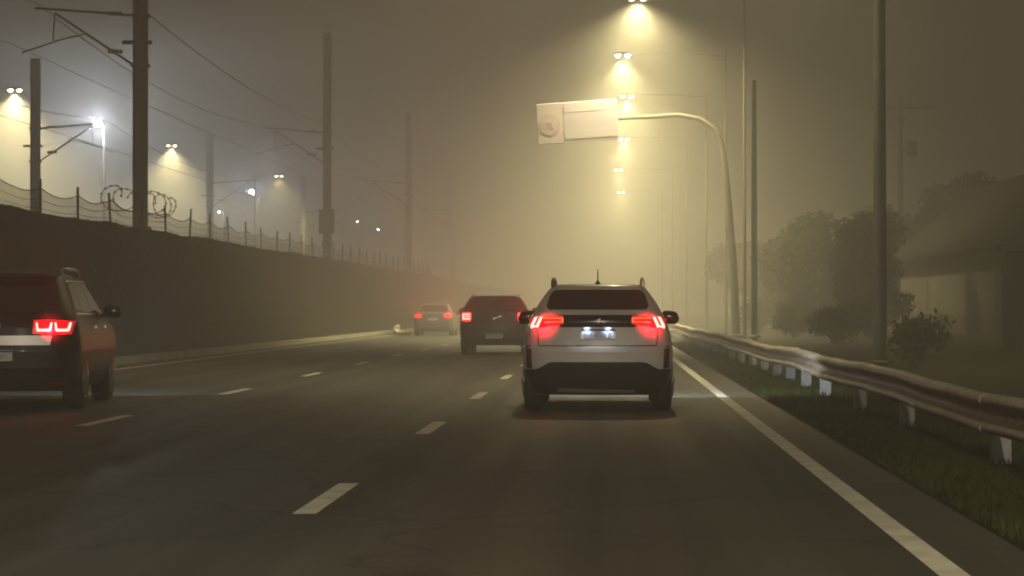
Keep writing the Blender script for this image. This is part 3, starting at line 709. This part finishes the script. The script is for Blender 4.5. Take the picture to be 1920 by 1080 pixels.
# overhead wires
def wire(label, pts, r=.012, sag=.35):
    b = MB(); P = []
    for (a, c) in zip(pts[:-1], pts[1:]):
        for t in np.linspace(0, 1, 9)[:-1]:
            p = np.array(a) * (1 - t) + np.array(c) * t; p[2] -= 4 * sag * t * (1 - t); P.append(p)
    P.append(np.array(pts[-1])); b.tube(P, r, 5)
    return tag(b.build('overhead_wire', M['wire']), label, 'wire', 'overhead wires above the tracks')
py = [-24, 23, 70, 117, 165, 212, 260]
wire('contact wire over the near track', [(-17.6, y, ZR + 5.5) for y in py], .013, .05)
wire('sagging messenger wire over the near track', [(-17.2, y, ZR + 6.9) for y in py], .014, .8)
wire('contact wire over the far track', [(-22.5, y + 36 - 47, ZR + 4.9) for y in py], .013, .05)
wire('sagging messenger wire over the far track', [(-22.9, y + 36 - 47, ZR + 6.3) for y in py], .014, .8)
wire('feeder wire running between the near pole tops', [(-14.35, y, ZR + 7.0) for y in py], .018, .5)
# railway rails
for x, l in ((-18.3, 'near track inner rail on the bank'), ):
    pass
# fence on the crest
fz = lambda y: float(ground_z(-13.25, y))
fn = thing('fence', 'low wire mesh fence with leaning posts along the top of the dark bank', 'fence', (0, 0, 0))
fy = [42.6 + 3.9 * k for k in range(34)]
top = []
for k, y in enumerate(fy):
    h = .82 + .12 * random.random(); lean = random.uniform(-.06, .06)
    b = MB(); b.tube([(-13.25, y, fz(y) - .3), (-13.25 + lean, y + lean, fz(y) + h)], .032, 8); b.build('post', M['darkpole'], fn)
b = MB(); rows = []; wires = [[], [], []]
for y in np.arange(38.7, 176, .65):
    ph = ((y - 42.6) / 3.9) % 1; sag = .16 * sin(pi * ph) ** 1 + .05 * (vnoise(np.array(y), np.array(0.), 1.7, 9) - .5)
    z0 = fz(y) - .05; z1 = fz(y) + .62 - float(sag); rows.append([(-13.25, y, z0), (-13.25, y, (z0 + z1) / 2), (-13.25, y, z1)])
    for i, wl in enumerate(wires): wl.append((-13.25 + .01, y, z0 + (z1 - z0) * (1.0, .62, .3)[i]))
b.loft(rows, closed=False); b.build('mesh_panel', M['chain'], fn)
b = MB()
for i, wl in enumerate(wires): b.tube(wl, 0.014 if i == 0 else .008, 5)
b.build('top_wire', M['wire'], fn)
# razor wire coils
def coil(label, y0, y1, turns, r):
    b = MB(); P = []; n = int(turns * 22)
    for i in range(n + 1):
        t = i / n; a = 2 * pi * turns * t; y = y0 + (y1 - y0) * t
        q = r * (1 + .16 * sin(a * .41 + y0) + .07 * sin(a * 2.3)); P.append((-13.3 + q * cos(a), y + (.35 + .4 * sin(a * .27)) * r * cos(a), fz(y) + .50 + r * .85 + q * sin(a)))
    b.tube(P, .013, 5)
    for p in P[::2]: b.box(p, (.05, .07, .05))
    tag(b.build('razor_wire', M['wire']), label, 'razor wire', 'razor wire coils on the fence')
coil('razor wire coil on the fence left of the thick dark pole', 62.2, 65.6, 2.4, .31)
coil('razor wire coil on the fence right of the thick dark pole', 66.8, 70.4, 3.2, .34)

# lamps beyond the tracks
G2 = 'street lamps beyond the tracks'
for y, x, H, l, pw in ((116, -29.6, 12.0, 'yellow twin street lamp at the left edge beyond the tracks', 30.0), (156, -29.2, 12.0, 'twin street lamp between the thick dark pole and the next faint pole', 28.0),
                       (196, -27.6, 12.2, 'tiny street lamp above the brightest far white floodlight', 9)):
    street_lamp((x - 2.0, y, 3.3), H - 3.3, 2.0, l, G2, LAMP_W * pw, sgn=1, ledm='lampled' if y == 116 else 'lampledwarm')
def flood(x, y, z, power, label, s=1.0):
    o = thing('floodlight', label, 'floodlight', (x, y, 3.3), 0, 'white floodlights beyond the tracks')
    H = z - 3.3
    b = MB(); b.tube([(.35, 0, -.3), (.35, 0, H - .3), (.22, 0, H + .1)], [.10, .07, .05], 10); b.build('pole', M['steel'], o, True)
    b = MB(); b.box((0, .10, H), (.46 * s, .16, .40 * s), .03); hd = b.build('lamp_head', M['steel'], o)
    q = MB(); q.lathe([(.20 * s, .0), (.18 * s, -.06), (.10 * s, -.10)], (0, .015, H), 'y', 18); q.build('lens', M['floodled'], hd, True)
    light('flood_light', 'POINT', (0, -.25, H), power, FLOOD_COL, o, radius=.5)
flood(-29.8, 136, 12.0, 7500, 'brightest white floodlight left of the thick dark pole')
flood(-33.0, 216, 12.0, 6000, 'white floodlight in the fog above the bank fence', .9)
flood(-24.0, 144, 7.15, 150, 'tiny white lamp low behind the fence, below the far floodlight', .32)
flood(-30.0, 280, 11.6, 200, 'dim tiny lamp in the fog right of the boxed pole, higher of two', .5)
flood(-28.0, 285, 10.8, 250, 'tiny lamp in the fog right of the boxed pole, lower of two', .55)

# ------------------------------------------------------------------ right side: building, poles, trees
bd = thing('building', 'low shed with a pale upper wall and dark sloping roof behind the guardrail', 'building', (12, 0, 0))
y0, y1 = 56, 97
b = MB(); b.box((3.0, (y0 + 69) / 2 + (y1 - 69) / 2, 2.10), (6, y1 - y0, 2.2)); b.build('wall', M['wall'], bd)
b = MB(); b.box((3.0, (y0 + y1) / 2, .45), (6.1, y1 - y0 + .1, 1.1)); b.build('plinth', M['walldark'], bd)
b = MB(); q = []
for y in (y0 - .6, y1 + .6): q.append([(-.7, y, 3.05), (3.0, y, 5.9), (6.7, y, 3.05), (6.7, y, 3.2), (3.0, y, 6.05), (-.7, y, 3.2)])
b.loft(q, True, True); b.build('roof', M['roof'], bd)
up = thing('utility_pole', 'thin utility pole with crossarm and transformer showing faintly above the shed roof', 'utility pole', (15.6, 126, .3))
b = MB(); b.tube([(0, 0, -.4), (0, 0, 12.2)], [.17, .11], 12); b.build('pole', M['pole'], up, True)
b = MB(); b.box((0, -.14, 11.6), (3.4, .10, .14)); b.tube([(-.8, -.1, 11.55), (0, -.1, 10.8)], .02, 6); b.tube([(.8, -.1, 11.55), (0, -.1, 10.8)], .02, 6); b.build('crossarm', M['pole'], up)
b = MB(); b.lathe([(.25, 0), (.28, .05), (.28, .75), (.2, .85)], (.6, 0, 9.0), 'z', 16); b.box((.2, 0, 9.4), (.4, .08, .08)); b.build('transformer', M['pole'], up, True)
for x in (-1.0, -.4, .4, 1.0):
    b = MB(); b.lathe([(.03, 0), (.06, .04), (.04, .08), (.06, .12), (.03, .17)], (x * 1.4, -.14, 11.67), 'z', 8); b.build('insulator', M['insul'], up)
gp = thing('gate_pillar', 'dark square pillar with a flat cap at the right edge of the picture', 'pillar', (8.55, 50, .3))
b = MB(); b.box((0, 0, .9), (.42, .42, 2.4), .02); b.build('shaft', M['walldark'], gp); b = MB(); b.box((0, 0, 2.18), (.56, .56, .16), .02); b.build('cap', M['walldark'], gp)

def leaves(b, centers, radii, n, size, flat=.8):
    V = []; F = []
    for c, r in zip(centers, radii):
        k = int(n * (r ** 2))
        d = rng.normal(size=(k, 3)); d /= np.linalg.norm(d, axis=1)[:, None]; rad = r * rng.uniform(.45, 1.05, k)[:, None]
        p = np.array(c) + d * rad * np.array((1, 1, flat))
        u = rng.normal(size=(k, 3)); u /= np.linalg.norm(u, axis=1)[:, None]; v = np.cross(u, rng.normal(size=(k, 3))); v /= np.linalg.norm(v, axis=1)[:, None]
        s = size * rng.uniform(.6, 1.3, k)[:, None]
        quad = np.stack([p - u * s, p + v * s * .45, p + u * s, p - v * s * .45], 1).reshape(-1, 3)
        o = len(b.v) + len(V); V += [tuple(q) for q in quad.tolist()]; F += [(o + 4 * i, o + 4 * i + 1, o + 4 * i + 2, o + 4 * i + 3) for i in range(k)]
    b.v += V; b.f += F
def tree(loc, H, spread, label, seed, lm='leaf'):
    global rng; rng = np.random.default_rng(seed); rr = random.Random(seed)
    o = thing('tree', label, 'tree', loc, 0, 'trees along the right roadside')
    b = MB(); th = H * .38
    b.tube([(0, 0, -.4), (.05, .03, th * .5), (.12 * rr.uniform(-1, 1), .1, th), (.2 * rr.uniform(-1, 1), .1, H * .7)], [.26, .20, .16, .06], 9)
    cs, rs = [], []
    for k in range(16):
        a = k * 2.4 + rr.random(); q = rr.uniform(.25, 1); hh = .6 + (H - .9) * rr.uniform(.05, .98)
        p = (cos(a) * spread * q * .8, sin(a) * spread * q * .8, hh)
        b.tube([(0.05, .05, th * .8 + .1 * k), (p[0] * .5, p[1] * .5, (th * .8 + hh) / 2 + .2), p], [.09, .05, .02], 6)
        cs.append(p); rs.append(spread * rr.uniform(.28, .52))
    b.build('trunk', M['bark'], o, True)
    c = MB(); leaves(c, cs, rs, 900, .12); c.build('crown', M[lm], o)
    return o
for x, y, H, s, l, sd, lm in ((8.9, 80, 3.9, 1.7, 'low dark tree just left of the shed end, nearest of the trees', 11, 'leaf'), (8.4, 90, 4.3, 1.8, 'dark bushy tree halfway between the two right lamp posts', 12, 'leaf'),
                            (7.9, 99, 3.9, 1.7, 'dark bushy tree just right of the lamp post by the sign mast', 13, 'leaf2'), (9.6, 112, 5.0, 2.4, 'taller dim tree behind the sign mast', 14, 'leaf'),
                            (8.2, 136, 4.6, 2.2, 'palest low tree in the fog right of the white crossover', 15, 'leaf2'), (17.5, 116, 7.0, 3.2, 'tall tree standing behind the shed', 16, 'leaf2'),
                            (13.2, 104, 5.6, 2.6, 'broad dark tree beside the far end of the shed', 17, 'leaf')):
    tree((x, y, .3), H, s, l, sd, lm)
def bush(x, y, r, label, seed, h=1.0):
    global rng; rng = np.random.default_rng(seed); rr = random.Random(seed)
    o = thing('bush', label, 'bush', (x, y, float(ground_z(x, y))), 0, 'bushes behind the guardrail')
    b = MB()
    for k in range(7):
        a = k * .9; b.tube([(0, 0, -.1), (cos(a) * r * .4, sin(a) * r * .4, h * .5), (cos(a) * r * .7, sin(a) * r * .7, h * .85)], [.03, .02, .008], 5)
    b.build('stem', M['bark'], o)
    c = MB(); cs = [(cos(k * 2.4) * r * .55 * (k % 3) / 2, sin(k * 2.4) * r * .55 * (k % 3) / 2, h * (.35 + .4 * rr.random())) for k in range(9)]
    leaves(c, cs, [r * rr.uniform(.4, .6) for _ in cs], 900, .075, h / r * .6); c.build('foliage', M['leaf'], o)
bush(5.9, 45.5, .75, 'round dark bush at the foot of the nearest street lamp post', 21, 1.15)
for i, (x, y, r, h) in enumerate(((7.0, 72, 1.2, 1.3), (6.8, 86, 1.2, 1.5), (6.6, 104, 1.2, 1.7))):
    bush(x, y, r, ('low bush between the two right street lamp posts', 'low shrub just right of the sign mast', 'low shrub at the foot of the sign mast')[i], 30 + i, h)

# grass: countless blades
def grass(name, label, m, pts, hmin, hmax, wd, seed):
    r = np.random.default_rng(seed); k = len(pts); P = np.array(pts)
    a = r.uniform(0, 2 * pi, k); h = r.uniform(hmin, hmax, k); lean = r.normal(size=(k, 2)) * .35 * h[:, None]
    wv = np.stack([np.cos(a), np.sin(a), np.zeros(k)], 1) * (wd * r.uniform(.6, 1.3, k))[:, None]
    tip = P + np.stack([lean[:, 0], lean[:, 1], h], 1); mid = P + np.stack([lean[:, 0] * .35, lean[:, 1] * .35, h * .6], 1)
    V = np.stack([P - wv, P + wv, mid + wv * .7, tip, mid - wv * .7], 1).reshape(-1, 3)
    b = MB(); b.v = [tuple(q) for q in V.tolist()]; b.f = [(5 * i, 5 * i + 1, 5 * i + 2, 5 * i + 3, 5 * i + 4) for i in range(k)]
    o = b.build(name, m); return tag(o, label, 'grass', None, 'stuff')
r = np.random.default_rng(3)
n = 70000; y = 8 + 75 * r.random(n) ** 1.5; x = 2.12 + 2.3 * r.random(n) ** .9
keep = (vnoise(x, y, .8, 5) + .5 * vnoise(x, y, .3, 6) > .42); x, y = x[keep], y[keep]
grass('grass', 'short dark green grass on the verge under the guardrail', M['grass'], np.stack([x, y, ground_z(x, y)], 1), .03, .085, .006, 4)
n = 16000; y = 38 + 140 * r.random(n) ** 1.4; x = -10.7 - 2.9 * r.random(n)
keep = vnoise(x, y, 1.2, 7) > .25; x, y = x[keep], y[keep]
grass('bank_grass', 'rough dry grass covering the dark railway bank', M['drygrass'], np.stack([x, y, ground_z(x, y) - .02], 1), .02, .07, .03, 5)

# ------------------------------------------------------------------ fog: one closed box round everything
b = MB(); b.box((-20, 320, 7.4), (480, 700, 17.6)); hz = b.build('haze', M['soil'])
m = bpy.data.materials.new('fog'); m.use_nodes = True; t = m.node_tree; t.nodes.clear()
o_ = t.nodes.new('ShaderNodeOutputMaterial'); pv = t.nodes.new('ShaderNodeVolumePrincipled')
pv.inputs['Color'].default_value = (0.93, 0.92, 0.90, 1); pv.inputs['Density'].default_value = FOG; pv.inputs['Anisotropy'].default_value = 0.56
t.links.new(pv.outputs[0], o_.inputs['Volume'])
hz.data.materials.clear(); hz.data.materials.append(m)
tag(hz, 'pale yellowish night fog filling the whole view', 'fog', None, 'stuff')
